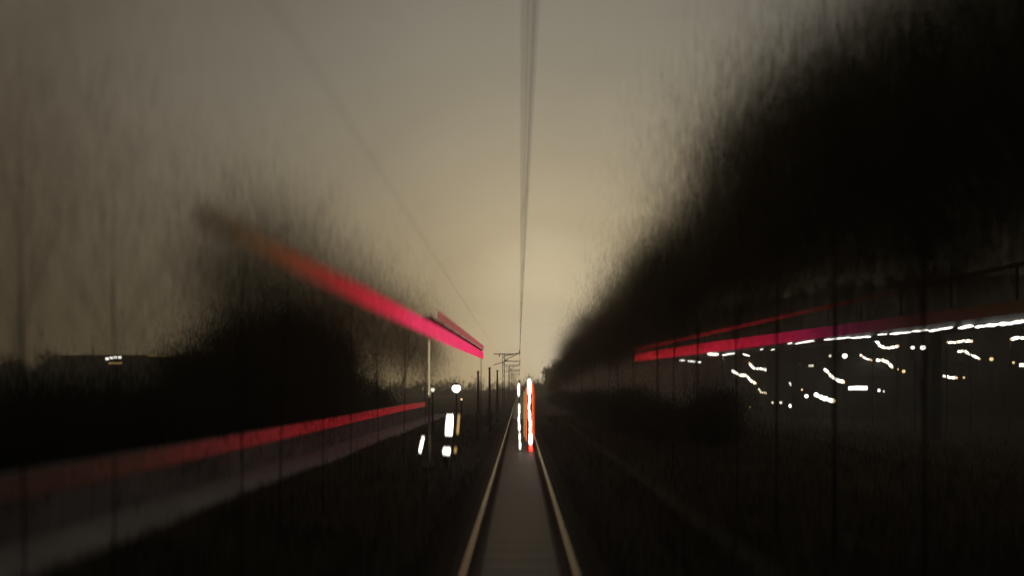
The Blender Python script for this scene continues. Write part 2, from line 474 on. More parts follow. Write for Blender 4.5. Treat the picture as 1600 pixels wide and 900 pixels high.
# ------------------------------------------------------------------ made-up lit columns imitating light trails on the track ahead
def trail_column(X, Y, segs, top, r, label, side=False):
    o = tag(empty('trail_column', (X, Y, -0.172)), label, 'light trail column', 'made-up light trail columns on the track ahead')
    MB().box(-r*1.5, r*1.5, -r*1.5, r*1.5, 0, 0.06).build('base', M['dark_steel'], o, bevel=0.01)
    MB().box(-r*0.5, r*0.5, r*0.6, r*1.2, 0.06, top + 0.05).build('post', M['dark_steel'], o)
    for (z0, z1, w, dx, mt) in segs:
        h = z1 - z0; rr = w
        prof = [(rr*0.35, 0), (rr*0.85, h*0.1), (rr, h*0.3), (rr*0.9, h*0.55), (rr, h*0.8), (rr*0.7, h*0.95), (rr*0.3, h)]
        MB().lathe(prof, 10, (dx, 0, z0)).build('lamp', M[mt], o, smooth=True)
    MB().lathe([(r*1.1, 0), (r*1.1, 0.05), (r*0.2, 0.12)], 10, (0, 0, top)).build('cap', M['dark_steel'], o)
    if side:
        for dx, mt, z0, z1, rad in ((-0.13, 'orange_halo', 0.45, 2.65, 0.014), (-0.21, 'amber_dim', 0.6, 2.5, 0.02), (0.14, 'orange_halo', 0.45, 2.8, 0.014), (0.20, 'orange_dim', 0.5, 2.6, 0.02), (0.06, 'red_glow', 0.06, 0.22, 0.06)):
            MB().tube([(dx, 0.0, z0), (dx, 0.0, z1)], rad, 8).build('halo_tube', M[mt], o, smooth=True)  # glowing tubes imitate the halo round the column's light
    return o
trail_column(-0.02, 29.5, [(0.10, 0.40, .042, .035, 'white_lamp'), (0.46, 0.74, .036, .02, 'white_lamp'), (0.85, 1.15, .042, .005, 'white_lamp'), (1.17, 1.45, .038, -.015, 'white_lamp'), (1.52, 1.95, .036, 0, 'white_lamp'), (2.3, 2.8, .046, -.02, 'white_lamp')], 2.82, 0.05,
             'slim made-up column of white lamps imitating a light trail on the track ahead, left of the orange-edged one')
trail_column(0.40, 29.5, [(0.28, 0.74, .085, .05, 'white_lamp'), (0.76, 1.0, .05, .03, 'white_lamp'), (1.02, 1.26, .06, .045, 'white_lamp'), (1.28, 1.68, .06, .01, 'white_lamp'), (1.70, 1.95, .045, -.02, 'white_lamp'), (1.97, 2.3, .05, .01, 'white_lamp'), (2.32, 2.98, .085, 0, 'white_lamp')], 3.0, 0.08,
             'taller made-up column imitating a light trail with an orange halo on the track ahead', side=True)

# ------------------------------------------------------------------ left: made-up canopy beam whose glowing panels imitate a red light trail
cb = tag(empty('added_canopy', (-3.0, 0, -0.3)), 'made-up narrow canopy left of the track, its glowing red edge imitating a light trail', 'canopy')
pz = [6.8, 7.6, 8.5, 9.5, 10.8, 12, 14, 17, 20, 28, 40, 58]
pink = [lin(c) for c in ((44, 35, 24), (64, 46, 28), (82, 50, 28), (100, 46, 28), (118, 38, 32), (138, 36, 38), (166, 38, 48), (198, 44, 66), (224, 56, 90), (240, 64, 104), (246, 60, 108), (242, 48, 96))]  # glow colours of the imitated trail, fading towards the near end
def sheared(x0, x1, y0, y1, fz, a, b):
    m_ = MB().box(x0, x1, y0, y1, 0, 1)
    m_.v = [(x, y, fz(y) + (b if z > 0.5 else a)) for x, y, z in m_.v]
    return m_
def cz(y): return 0.3 + CAM_Z + 1.5 + 0.0195 * y
y = 6.8
while y < 58:
    ln = 0.6 if y < 13 else (1.2 if y < 20 else 2.4)
    y1 = min(58, y + ln); t = (y + y1) / 2
    k = float(np.interp(t, pz, range(12)))
    hh = float(np.interp(t, [8, 14, 30, 58], [0.14, 0.34, 0.56, 0.56])) / 2
    sheared(-0.03, 0.03, y + 0.01, y1 - 0.01, cz, -hh, hh).build('trail_panel', level('red_trail_panel', pink, k), cb)
    y = y1
sheared(-0.30, 0.04, 24.0, 58.2, cz, 0.40, 0.44).build('added_roof_slab', M['dark_steel'], cb)
sheared(-0.08, -0.04, 6.8, 58.2, cz, -0.05, 0.05).build('added_edge_beam', M['dark_steel'], cb)
for k in range(8):
    c_ = lin((lambda f: (150 + 40 * f, 84 + 4 * f, 76 + 16 * f))(k / 7))
    sheared(-0.02, 0.07, 26 + k*4 + 0.02, 26 + (k+1)*4 - 0.02, cz, 0.52, 0.80).build('trail_trim', glow('pink_trail_trim', c_, 0.9), cb)  # glowing band added as the trail's fainter upper streak
    y = 28 + k * 4
    MB().box(-0.015, 0.015, y - 0.015, y + 0.015, cz(y) + 0.43, cz(y) + 0.55).build('trail_trim_bracket', M['dark_steel'], cb)
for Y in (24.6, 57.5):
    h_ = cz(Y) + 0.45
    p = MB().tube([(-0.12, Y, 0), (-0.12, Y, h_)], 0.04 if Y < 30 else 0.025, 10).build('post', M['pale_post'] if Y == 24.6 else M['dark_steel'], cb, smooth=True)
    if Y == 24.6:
        MB().tube([(-0.12, Y - 0.07, 2.5), (-0.12, Y - 0.07, 4.4)], 0.026, 8).build('added_post_glow', glow('pale_post_glow', lin((196, 178, 138)), 1.0), p, smooth=True)  # glow added so that the pale post looks lit
    MB().box(-0.3, 0.06, Y - 0.15, Y + 0.15, -0.05, 0.05).build('added_base_plate', M['dark_steel'], p)

# ------------------------------------------------------------------ left: retaining wall, coping strip added to glow like a red light trail
wl = tag(empty('retaining_wall', (-9.0, 0, -0.3)), 'low concrete wall with an added red glowing strip imitating a light trail along its top, left', 'wall')
redw = [lin(c) for c in ((22, 14, 10), (30, 18, 13), (44, 23, 18), (72, 25, 23), (100, 24, 26), (128, 24, 30), (136, 34, 36), (120, 52, 44))]  # strip glow dims towards the camera like a fading light trail
y = 8.0
while y < 68:
    ln = 1.0 if y < 24 else 2.0
    wo = min(0, -0.24 + 0.0055 * (y - 10))
    MB().box(-0.3, 0, y + 0.006, y + ln - 0.006, -0.3, 0.98).build('wall_panel', M['concrete'], wl, loc=(0, 0, wo), bevel=0.008)
    t = y + ln / 2
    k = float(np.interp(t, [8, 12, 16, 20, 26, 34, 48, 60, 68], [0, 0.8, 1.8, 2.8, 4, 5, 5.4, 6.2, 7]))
    MB().box(-0.02, 0.03, y + 0.01, y + ln - 0.01, 0.985, 1.42).build('trail_strip', level('red_wall_trail', redw, k), wl, loc=(0, 0, wo))
    MB().box(-0.34, -0.03, y, y + ln, 0.99, 1.44).build('coping', M['concrete'], wl, loc=(0, 0, wo))
    y += ln

# ------------------------------------------------------------------ left: lamps and bollards by the platform
def bollard(X, Y, z0, z1, r, label, lean=0.0, halo=None):
    o = tag(empty('light_bollard', (X, Y, -0.3)), label, 'light bollard', 'lit bollards left of the track')
    z0 += 0.3; z1 += 0.3
    MB().lathe([(r*1.3, 0), (r*1.3, 0.05), (r*0.7, 0.07), (r*0.7, z0)], 12).build('base', M['dark_steel'], o, smooth=False)
    MB().tube([(0, 0, z0), (lean*0.5, 0, (z0+z1)/2), (lean, 0, z1)], [r, r*1.05, r*0.9], 12).build('lamp', M['white_lamp'], o, smooth=True)
    MB().lathe([(r*1.15, 0), (r*1.15, 0.04), (r*0.3, 0.09)], 12, (lean, 0, z1)).build('cap', M['dark_steel'], o)
    if halo:
        MB().tube([(halo, 0.02, z0 + 0.05), (halo + lean, 0.02, z1)], r*0.35, 8).build('halo_tube', M['amber_dim'], o)  # dim glowing tube imitates the lamp's amber halo
    return o
p = at(701, 660, 29); bollard(p.x, 29, at(0, 680, 29).z, at(0, 648, 29).z, 0.15, 'tall wide white lit bollard, the largest of those left of the track', 0.06, 0.36)
p = at(697, 705, 24.5); bollard(p.x, 24.5, at(0, 709, 24.5).z, at(0, 700, 24.5).z, 0.13, 'short white lit bollard, the lowest and nearest to the tall wide one', 0.04, 0.3)
p = at(656, 693, 25); bollard(p.x, 25, at(0, 706, 25).z, at(0, 683, 25).z, 0.05, 'slim leaning white lit bollard, leftmost of the three by the platform', 0.12)
def trackside_post(px, Y, top_px, w, label):
    p = at(px, top_px, Y)
    o = tag(empty('trackside_post', (p.x, Y, -0.32)), label, 'post', 'dark trackside posts left of the track')
    h = p.z + 0.32
    MB().tube([(0, 0, 0), (0, 0, h * 0.6), (0, 0, h)], [w * .5, w * .42, w * .3], 10).build('post', M['galv'], o, smooth=True)
    MB().lathe([(w * .55, 0), (w * .5, 0.04), (w * .1, 0.09)], 10, (0, 0, h)).build('cap', M['galv'], o)
    MB().box(-w * 1.1, w * 1.1, -w * 1.1, w * 1.1, -0.05, 0.12).build('footing', M['trough'], o, bevel=0.02)
    MB().box(-w * .8, w * .8, -w * .9, -w * .4, 1.1, 1.5).build('junction_box', M['galv'], o, bevel=0.02)
trackside_post(747, 38, 582, 0.17, 'slender dark trackside post, leftmost of the three by the mast')
trackside_post(765, 44, 576, 0.19, 'slender dark trackside post, middle of the three left of the mast')
trackside_post(777, 56, 580, 0.20, 'slender dark trackside post, closest to the rails of the three')
def lantern(px, py, Y, r, label, mt='white_lamp', post=True):
    p = at(px, py, Y)
    o = tag(empty('platform_lamp', (p.x, Y, -0.3)), label, 'lamp', 'lamps on posts left of the track')
    h = p.z + 0.3
    MB().tube([(0, 0.06, 0), (0, 0.06, h - r)], [0.06, 0.04], 10).build('post', M['dark_steel'], o)
    MB().lathe([(r*0.4, -r), (r*1.0, -r*0.4), (r*1.1, r*0.2), (r*0.8, r*0.7), (r*0.3, r*0.9)], 12, (0, 0, h)).build('lantern', M[mt], o, smooth=True)
    MB().lathe([(r*1.2, 0), (r*0.9, r*0.3), (r*0.15, r*0.6)], 12, (0, 0, h + r*0.8)).build('cap', M['dark_steel'], o)
lantern(713, 607, 45, 0.26, 'bright white lantern on a dark post beyond the tall lit bollard')
lantern(676, 609, 40, 0.11, 'small white lamp beside the pale post of the added canopy', 'white_soft')
lantern(671, 615, 40, 0.075, 'tiny dim lamp just left of the small lamp by the pale post', 'white_soft')
lantern(721, 624, 45, 0.06, 'tiny dim lamp low beside the bright white lantern', 'warm_lamp_and_trail')

# ------------------------------------------------------------------ right: made-up road viaduct; glowing red parapet and white tubes imitate light trails
WX = 30.0
K = WX / 9.0
wk = tag(empty('added_viaduct', (WX, 0, 0)), 'made-up raised road viaduct climbing away on the right, red parapet and white tubes imitating light trails', 'viaduct')
def lz(y): return CAM_Z + 0.94 * K + 0.0167 * y          # line of the white trail tubes
def rz_(y): return CAM_Z + 1.19 * K + 0.0217 * y         # lower red strip
def uz(y): return CAM_Z + 2.0 * K + 0.0178 * y           # upper red trail
sheared(0.15, 5.0, 26, 190, lz, 0.30, 0.75).build('added_deck', M['concrete'], wk)
redr = [lin(c) for c in ((36, 20, 12), (42, 22, 14), (54, 20, 20), (84, 12, 42), (140, 8, 52), (178, 8, 48), (204, 14, 44), (220, 22, 40))]  # parapet glow fades segment by segment to imitate a light trail
redu = [lin(c) for c in ((34, 24, 15), (40, 25, 16), (56, 24, 16), (90, 18, 22), (140, 10, 28), (168, 14, 30), (176, 22, 34))]  # same trail fade for the upper rail glow
y = 36.0
while y < 186:
    ln = 2.0 if y < 80 else 4.0
    y1 = min(186, y + ln); t = (y + y1) / 2 / K
    k = float(np.interp(t, [12, 14, 17, 20, 23, 28, 38, 56], [0, 1, 2, 3, 4, 5, 6, 7]))
    hh = K * float(np.interp(t, [12, 20, 34, 56], [0.11, 0.15, 0.24, 0.28]))
    sheared(-0.06, 0.10, y + 0.02, y1 - 0.02, rz_, -hh, hh).build('parapet_trail', level('red_parapet_trail', redr, k, 1.25), wk)
    k = float(np.interp(t, [12, 15, 19, 23, 28, 38, 56], [0, 1, 2, 3, 4, 5, 6]))
    MB().tube([(0.06, y + 0.01, uz(y)), (0.06, y1 - 0.01, uz(y1))], K * float(np.interp(t, [12, 25, 56], [0.04, 0.07, 0.13])), 8).build('handrail_trail', level('red_handrail_trail', redu, k, 1.35), wk, smooth=True)
    y = y1
for k in range(24):
    y = 30 + k * 6.6
    MB().box(0.16, 0.28, y - 0.06, y + 0.06, lz(y) + 0.75, uz(y) + 0.1).build('added_baluster', M['dark_steel'], wk)
for k in range(5):
    y = 56 + k * 28
    MB().box(2.2, 3.0, y - 0.35, y + 0.35, -2.5, lz(y) + 0.32).build('added_pier', M['trough'], wk, bevel=0.05)
# uneven white tubes added under the viaduct edge to imitate light trails
tubes = [(1062, 1070, 563, 563, 2), (1075, 1086, 564, 565, 2.5), (1090, 1095, 566, 566, 2.5), (1106, 1122, 553, 554, 5), (1129, 1148, 555, 552, 3), (1161, 1171, 553, 556, 3), (1188, 1192, 546, 546, 2.5), (1205, 1210, 547, 546, 2),
         (1231, 1237, 537, 536, 2.5), (1243, 1271, 537, 532, 3), (1288, 1300, 531, 530, 3), (1301, 1328, 530, 527, 4), (1330, 1360, 528, 526, 4), (1372, 1385, 523, 522, 4), (1391, 1423, 522, 519, 4),
         (1425, 1450, 518, 516, 4), (1452, 1488, 517, 512, 5), (1498, 1520, 513, 509, 6), (1524, 1560, 511, 507, 6), (1561, 1602, 507, 502, 7)]
for i, (xa, xb, ya, yb, w) in enumerate(tubes):
    Ya = (WX) * F / (xa - 812); Yb = (WX) * F / (xb - 812)
    a = at(xa, ya, Ya); b = at(xb, yb, Yb)
    r_ = max(0.03, w * 0.42 * (Ya + Yb) / 2 / F)
    a.x -= WX; b.x -= WX
    mid = (a + b) / 2 + Vector((random.uniform(-.02, .02), 0, -0.03 if i % 2 else 0.02))
    nb = max(1, round((xb - xa) / 9))
    P_ = [a.lerp(b, j / (2*nb)) + Vector((0, 0, random.uniform(-0.25, 0.25) * r_)) for j in range(2*nb + 1)]
    rad = [r_ * (0.6 if j in (0, 2*nb) else random.uniform(0.7, 1.15)) for j in range(2*nb + 1)]
    lamp = MB().tube(P_, rad, 8).build('trail_tube', M['white_lamp'], wk, smooth=True)
    MB().tube([mid, mid + Vector((0.3, 0, lz(mid.y) + 0.35 - mid.z))], 0.03, 6).build('trail_tube_bracket', M['dark_steel'], lamp)  # lamp holds the made-up trail tube here

# ------------------------------------------------------------------ right: houses with lit windows
def house(px0, px1, Y, eave_px, label, wins, dep=9, gable=3.2, seed=0):
    a = at(px0, 0, Y); b = at(px1, 0, Y)
    w = b.x - a.x
    z0 = gz(a.x, Y) - 0.1
    ez = at(0, eave_px, Y).z - z0
    h = tag(empty('house', ((a.x + b.x) / 2, Y, z0)), label, 'house', 'houses across the field on the right')
    MB().box(-w/2, w/2, 0, dep, 0, ez).build('wall', M['render_wall'], h)
    rf = MB()
    rf.v = [(-w/2-.4, -.5, ez-.05), (w/2+.4, -.5, ez-.05), (w/2+.4, dep+.5, ez-.05), (-w/2-.4, dep+.5, ez-.05), (-w/2-.4, dep/2, ez+gable), (w/2+.4, dep/2, ez+gable)]
    rf.f = [[0,1,5,4],[2,3,4,5],[1,2,5],[3,0,4],[0,3,2,1]]
    r = rf.build('roof', M['roof'], h)
    MB().box(w*0.2, w*0.2+.7, dep*0.55, dep*0.55+.7, ez+gable*0.5, ez+gable+.9).build('chimney', M['render_wall'], r)
    cx = (a.x + b.x) / 2
    for (xa, xb, ya, yb, mt) in wins:
        p = at(xa, yb, Y); q = at(xb, ya, Y)
        x0, x1, zz0, zz1 = p.x - cx, q.x - cx, p.z - z0, q.z - z0
        wn = MB().box(x0 - .09, x1 + .09, -0.06, 0.05, zz0 - .09, zz1 + .09).build('window', M['dark_steel'], h)
        np_ = max(1, round((x1 - x0) / 0.75))
        for k in range(np_):
            u0 = x0 + (x1 - x0) * k / np_ + 0.015; u1 = x0 + (x1 - x0) * (k + 1) / np_ - 0.015
            MB().box(u0, u1, -0.075, -0.062, zz0 + random.uniform(0, .12) * (np_ > 1), zz1 - random.uniform(0, .12) * (np_ > 1)).build('pane', M[mt], wn)
    # unlit windows and a door
    rr = random.Random(seed)
    n = int(w // 4)
    for k in range(n):
        x = -w/2 + (k + .5) * w / n + rr.uniform(-.3, .3)
        if ez > 5:
            MB().box(x-.5, x+.5, -0.04, 0.04, ez-1.5, ez-.5).build('unlit_window', M['glass'], h)
    MB().box(-w/2+.6, -w/2+1.6, -0.05, 0.04, 0.1, 2.2).build('door', M['dark_steel'], h)
W = 'white_lamp'; S = 'white_soft'; Y_ = 'warm_lamp_and_trail'
house(1100, 1180, 150, 575, 'small dark house at the left end of the row, one dim window', [(1113, 1119, 586, 590, S), (1127, 1129, 592, 594, Y_)], gable=2.4, seed=1)
house(1232, 1312, 100, 560, 'dark house with a bright slanting light and two small upper windows', [(1243, 1250, 567, 571, S), (1263, 1271, 570, 573, S)], gable=2.4, seed=2)
house(1318, 1395, 96, 588, 'low dark house with one wide bright lit window', [(1325, 1355, 603, 610, W), (1371, 1375, 608, 612, W), (1379, 1382, 610, 613, S)], gable=2.2, seed=3)
house(1408, 1540, 118, 565, 'wide dark house with three small windows in a row below the eaves', [(1458, 1464, 588, 592, S), (1517, 1521, 590, 593, Y_), (1460, 1464, 606, 609, S)], gable=2.5, seed=4)
house(1565, 1660, 104, 550, 'dark house cut off by the right edge of the picture', [(1592, 1600, 568, 573, W), (1581, 1585, 565, 568, Y_)], gable=2.8, seed=5)

# festoon strings of bulbs imitating light trails, and street lamps between the houses
def trail_festoon(pts, Y, w, label, mt='white_lamp', gap=2.6):
    P_ = [at(x, y, Y) for x, y in pts]
    # resample
    seg = [0]
    for i in range(len(P_) - 1): seg.append(seg[-1] + (P_[i+1] - P_[i]).length)
    tot = seg[-1]; st = gap * Y / F
    n = max(2, int(tot / st) + 1)
    base = Vector((P_[0].x, Y, gz(P_[0].x, Y) - 0.1))
    o = tag(empty('trail_string', base), label, 'light string', 'made-up strings of bulbs imitating light trails among the houses')
    Q = []
    for k in range(n):
        d = tot * k / (n - 1)
        i = max(j for j in range(len(seg)) if seg[j] <= d + 1e-9); i = min(i, len(P_) - 2)
        f = (d - seg[i]) / max(1e-6, seg[i+1] - seg[i])
        Q.append(P_[i].lerp(P_[i+1], f) - base)
    MB().tube([q + Vector((0, 0, .16)) for q in Q], 0.02, 5).build('cable', M['dark_steel'], o)
    for e in (Q[0], Q[-1]):
        MB().tube([(e.x, 0.2, 0), (e.x, 0.2, e.z + .3)], 0.05, 8).build('pole', M['dark_steel'], o)
    ww = w * Y / F / 2 * 0.86
    bulbw = MB().lathe([(ww*.4, -ww*.8), (ww*.8, -ww*.4), (ww*.85, 0), (ww*.6, ww*.6), (ww*.3, ww)], 8).mesh('bulb', M['warm_lamp_and_trail'], True)
    bulb = MB().lathe([(ww*.45, -ww*.9), (ww*.95, -ww*.5), (ww, 0), (ww*.75, ww*.6), (ww*.35, ww)], 8).mesh('bulb', M[mt], True)
    for j, q in enumerate(Q):
        b = link(bulbw if (j * 7 + len(Q)) % 5 == 0 or j == len(Q) - 1 else bulb, 'bulb', o, q + Vector((0, 0, random.uniform(-.25, .25) * ww)))
        b.scale = [random.uniform(0.75, 1.15)] * 3
trail_festoon([(1145, 580), (1155, 586), (1166, 587), (1175, 596), (1181, 599)], 118, 4.5, 'made-up string of white bulbs curving down, the longest in the left group of lights')
trail_festoon([(1171, 568), (1177, 575), (1181, 576), (1190, 576), (1203, 579), (1216, 584)], 118, 4, 'made-up sagging string of white bulbs above the curving one on the left')
trail_festoon([(1130, 560), (1134, 563), (1138, 569)], 135, 2.5, 'made-up short steep string of bulbs at the left end of the lights', S)
trail_festoon([(1186, 608), (1189, 613), (1197, 614)], 104, 3.5, 'made-up short hooked string of bulbs below the curving one', S)
trail_festoon([(1289, 577), (1294, 582), (1299, 588), (1308, 594), (1318, 597)], 92, 6, 'made-up bright thick string of white bulbs sloping down in the middle of the lights')
trail_festoon([(1275, 617), (1283, 620), (1292, 624), (1302, 626)], 84, 8, 'made-up string of bulbs, thickest and bright, lowest in the middle of the lights')
trail_festoon([(1234, 599), (1240, 605)], 97, 4, 'made-up tiny steep string of bulbs left of the thickest string', S)
trail_festoon([(1345, 555), (1353, 560), (1362, 563)], 100, 4, 'made-up thin upper string of bulbs right of centre among the lights')
trail_festoon([(1371, 563), (1380, 563), (1388, 567), (1394, 574)], 100, 5, 'made-up string of bulbs arching down to the right of the thin upper string')
trail_festoon([(1365, 530), (1371, 534), (1375, 541), (1384, 544), (1395, 543), (1403, 541)], 72, 5.5, 'made-up string of bulbs dropping from the added viaduct then running level')
trail_festoon([(1481, 535), (1494, 535), (1506, 533), (1518, 533)], 62, 5.5, 'made-up level bright string of bulbs below the added viaduct near the right edge')
trail_festoon([(1498, 549), (1508, 549), (1516, 554), (1524, 557), (1530, 561)], 90, 4.5, 'made-up string of bulbs sloping down below the level bright one on the right')
trail_festoon([(1475, 588), (1484, 590), (1495, 590)], 90, 5, 'made-up short uneven string of bulbs on the wide house at right')
trail_festoon([(1580, 530), (1590, 528), (1604, 529)], 60, 6, 'made-up bright string of bulbs cut off by the right edge of the picture')
def street_lamp(px, py, Y, w, label, mt='white_lamp'):
    p = at(px, py, Y); z0 = gz(p.x, Y) - 0.1
    o = tag(empty('street_lamp', (p.x, Y, z0)), label, 'street lamp', 'street lamps among the houses')
    h = p.z - z0; r = w * Y / F / 2
    MB().tube([(0.25, .1, 0), (0.25, .1, h + .25), (0.12, .1, h + .35), (0, 0, h + r + .05)], [.06, .045, .04, .035], 8).build('pole', M['dark_steel'], o)
    MB().lathe([(r*.3, -r), (r*.85, -r*.6), (r, 0), (r*.8, r*.6), (r*.4, r)], 10, (0, 0, h)).build('lamp', M[mt], o, smooth=True)
    MB().lathe([(r*.9, 0), (r*.7, r*.4), (r*.1, r*.6)], 10, (0, 0, h + r*.8)).build('hood', M['dark_steel'], o)
for px, py, Y, w, lb, mt in [
    (1260, 619, 86, 6, 'white street lamp just left of the thickest string of bulbs', W),
    (1207, 629, 100, 3.5, 'faint street lamp, left one of the lowest three', S),
    (1220, 629, 98, 4.5, 'street lamp, middle one of the lowest three', S),
    (1235, 634, 95, 5.5, 'brightest street lamp, right one of the lowest three', W),
    (1297, 556, 88, 4.5, 'street lamp with a small round light above the thick sloping string', S),
    (1320, 556, 88, 8, 'street lamp with a broad light above the thick sloping string', W),
    (1426, 543, 62, 6, 'street lamp below the viaduct, left of a pair', W),
    (1442, 543, 62, 8, 'street lamp below the viaduct, right of a pair', W),
    (1412, 580, 100, 5, 'dim warm street lamp at the end of the arching string of bulbs', Y_),
    (1549, 561, 90, 5.5, 'warm orange street lamp right of the sloping string near the right edge', Y_),
    (1253, 609, 92, 3, 'tiny warm street lamp above the lamp left of the thickest string', Y_),
    (1158, 629, 98, 2.5, 'faint street lamp low at the left end of the lights', 'amber_dim'),
    (1172, 636, 96, 2.5, 'faint street lamp lowest of all at the left', 'amber_dim'),
    (1403, 577, 100, 2.5, 'tiny dim street lamp between arching string and warm lamp', Y_),
    (1506, 590, 98, 3, 'tiny warm street lamp right of the short uneven string', Y_),
    (1226, 580, 104, 2.5, 'tiny dim street lamp at the end of the sagging string', Y_),
    (1465, 534, 62, 2.5, 'tiny dim street lamp left of the level bright string', Y_)]:
    street_lamp(px, py, Y, w, lb, mt)

# left far farm building with lit strip windows
def barn():
    Y = 150
    a = at(95, 0, Y); b = at(290, 0, Y); cx = (a.x + b.x) / 2; w = b.x - a.x
    z0 = -0.4; ez = at(0, 556, Y).z - z0 + 0.15
    h = tag(empty('farm_building', (cx, Y, z0)), 'low dark long building with small lit windows far left', 'building')
    MB().box(-w/2, w/2, 0, 10, 0, ez).build('wall', M['render_wall'], h)
    rf = MB(); rf.v = [(-w/2-.4, -.5, ez-.05), (w/2+.4, -.5, ez-.05), (w/2+.4, 10.5, ez-.05), (-w/2-.4, 10.5, ez-.05), (-w/2-.4, 5, ez+.25), (w/2+.4, 5, ez+.25)]
    rf.f = [[0,1,5,4],[2,3,4,5],[1,2,5],[3,0,4],[0,3,2,1]]
    rf.build('roof', M['roof'], h)
    for (xa, xb, ya, yb, mt) in [(165, 171, 559, 562, W), (172, 177, 558, 561, W), (178, 183, 557, 560, W), (185, 190, 557, 560, W), (170, 191, 566, 569, 'amber_dim'), (230, 266, 555, 556.5, 'amber_dim')]:
        p = at(xa, yb, Y); q = at(xb, ya, Y)
        MB().box(p.x - cx - .1, q.x - cx + .1, -0.05, 0.05, p.z - z0 - .1, q.z - z0 + .1).build('window', M['dark_steel'], h)
        MB().box(p.x - cx, q.x - cx, -0.07, -0.052, p.z - z0, q.z - z0).build('pane', M[mt], h.children[-1])
barn()

# ------------------------------------------------------------------ trees
def tree_meshes(seed, H, crown_c, crown_r, n_clump, leaves, leaf, soft, m_leaf, trunk_r, limbs=26, twigs=0, halo=0.0):
    """returns trunk mesh, crown mesh; local origin at the base. crown_c, crown_r: ellipsoid; soft: spread of the leaves about a clump"""
    r2 = np.random.default_rng(seed)
    cc = np.array(crown_c); cr = np.array(crown_r)
    d = r2.normal(size=(n_clump, 3)); d /= np.linalg.norm(d, axis=1)[:, None]
    rr = r2.random(n_clump) ** 0.45
    cl = cc + d * rr[:, None] * cr * r2.uniform(0.8, 1.12, (n_clump, 1))
    b = MB()
    top = cc[2] + cr[2] * 0.55
    lean = r2.normal(0, 0.25, 2)
    tp = [Vector((0, 0, -0.3)), Vector((lean[0]*.2, lean[1]*.2, top*0.3)), Vector((lean[0]*.6, lean[1]*.6, top*0.65)), Vector((lean[0], lean[1], top))]
    b.tube(tp, [trunk_r*1.25, trunk_r, trunk_r*.6, trunk_r*.12], 8)
    order = r2.permutation(n_clump)[:limbs]
    for i in order:
        e = Vector(cl[i]); t = min(0.92, max(0.22, (e.z - 1.2) / top * 0.75))
        k = min(2, int(t * 3)); s = tp[k].lerp(tp[k+1], t*3 - k) if k < 3 else tp[3]
        mid = s.lerp(e, 0.5) + Vector((r2.normal(0, .2), r2.normal(0, .2), 0.35))
        q = trunk_r * 0.42 * (1 - t * 0.55)
        b.tube([s, mid, e], [q, q*.6, q*.12], 5, cap=False)
        for _ in range(twigs):
            w = e + Vector(r2.normal(0, soft * 1.1, 3))
            b.tube([mid.lerp(e, r2.uniform(.2, .9)), w], [q*.22, 0.006], 3, cap=False)
    tm = b.mesh('trunk', M['bark'], True)
    per = leaves // n_clump
    sp = soft * r2.uniform(0.6, 1.3, (n_clump, 1, 1))
    g1 = r2.normal(0, 1, (n_clump, per, 3))
    g1[:, : per // 4] *= 1.7
    P = (cl[:, None, :] + g1 * sp * np.array([1, 1, 0.8])).reshape(-1, 3)
    if halo:
        nh = int(leaves * halo)
        P = np.concatenate([P, cc + r2.normal(0, 0.60, (nh, 3)) * cr])
    P = P[P[:, 2] > 0.25]
    V, Fq = leaf_quads(P, leaf, r2)
    return tm, np_mesh('crown', V, Fq, m_leaf)

def plant_tree(meshes, name, loc, label, cat, group, sc=1.0, rz=0.0):
    o = tag(empty(name, loc, rz=rz), label, cat, group)
    o.scale = (sc, sc, sc)
    link(meshes[0], 'trunk', o); link(meshes[1], 'crown', o)
    return o

low_v = [tree_meshes(30 + i, 15, (0, 0, 14.2), (4.0, 4.0, 4.8), 110, 120000, 0.036, 1.1, M['leaf_dark'], 0.05, halo=0.6) for i in range(1)]
right_v = [tree_meshes(20 + i, 15, (0, 0, 14.6), (4.0, 4.0, 4.2), 90, 90000, 0.033, 1.15, M['leaf_dark'], 0.04, halo=0.7) for i in range(2)]
sparse_v = [tree_meshes(40 + i, 14, (0, 0, 13.6), (3.2, 3.2, 4.4), 80, 30000, 0.034, 1.5, M['leaf_sparse'], 0.035, limbs=40, twigs=1, halo=0.8) for i in range(3)]
dense_v = [tree_meshes(60 + i, 8, (0, 0, 4.2), (3.2, 3.2, 3.6), 80, 90000, 0.034, 0.75, M['hedge'], 0.2, halo=0.3) for i in range(2)]
shrub_v = [tree_meshes(80 + i, 3, (0, 0, 1.5), (1.7, 1.7, 1.5), 40, 22000, 0.045, 0.5, M['hedge'], 0.08, limbs=14, halo=0.3) for i in range(2)]

far_v = tree_meshes(95, 17, (0, 0, 9.5), (5.0, 5.0, 8.0), 120, 30000, 0.16, 1.0, M['leaf_dark'], 0.3)
for i, px in enumerate(range(1136, 1720, 46)):
    Yf = 138 + 14 * math.sin(i * 2.1)
    p = at(px, 0, Yf)
    plant_tree(far_v, 'tall_tree', (p.x, Yf, gz(p.x, Yf) - .1), f'tall dark tree behind the houses, {ORD_L[i]} from the left in that row', 'tree', 'trees behind the houses on the right', 1.0 + 0.12 * math.sin(i * 1.7), i * 1.3)
ys_r = [2.5, 4.6, 6.8, 9, 11.4, 14, 16.8, 20, 23.5, 27.5, 32, 37, 43, 50, 58, 67, 78, 90, 104, 120]
for i, y in enumerate(ys_r):
    x = 5.15 + random.uniform(-.2, .25)
    plant_tree(low_v[0] if y < 13 else right_v[i % 2], 'broadleaf_tree', (x, y, gz(x, y) - .05), f'dark leafy tree, {ORD[i]} in the tall row right of the track', 'tree', 'trees right of the track',
               0.42 * random.uniform(0.93, 1.07) * float(np.interp(y, [40, 60, 80, 120], [1, 0.95, 0.8, 0.45])), random.uniform(0, 6.28))
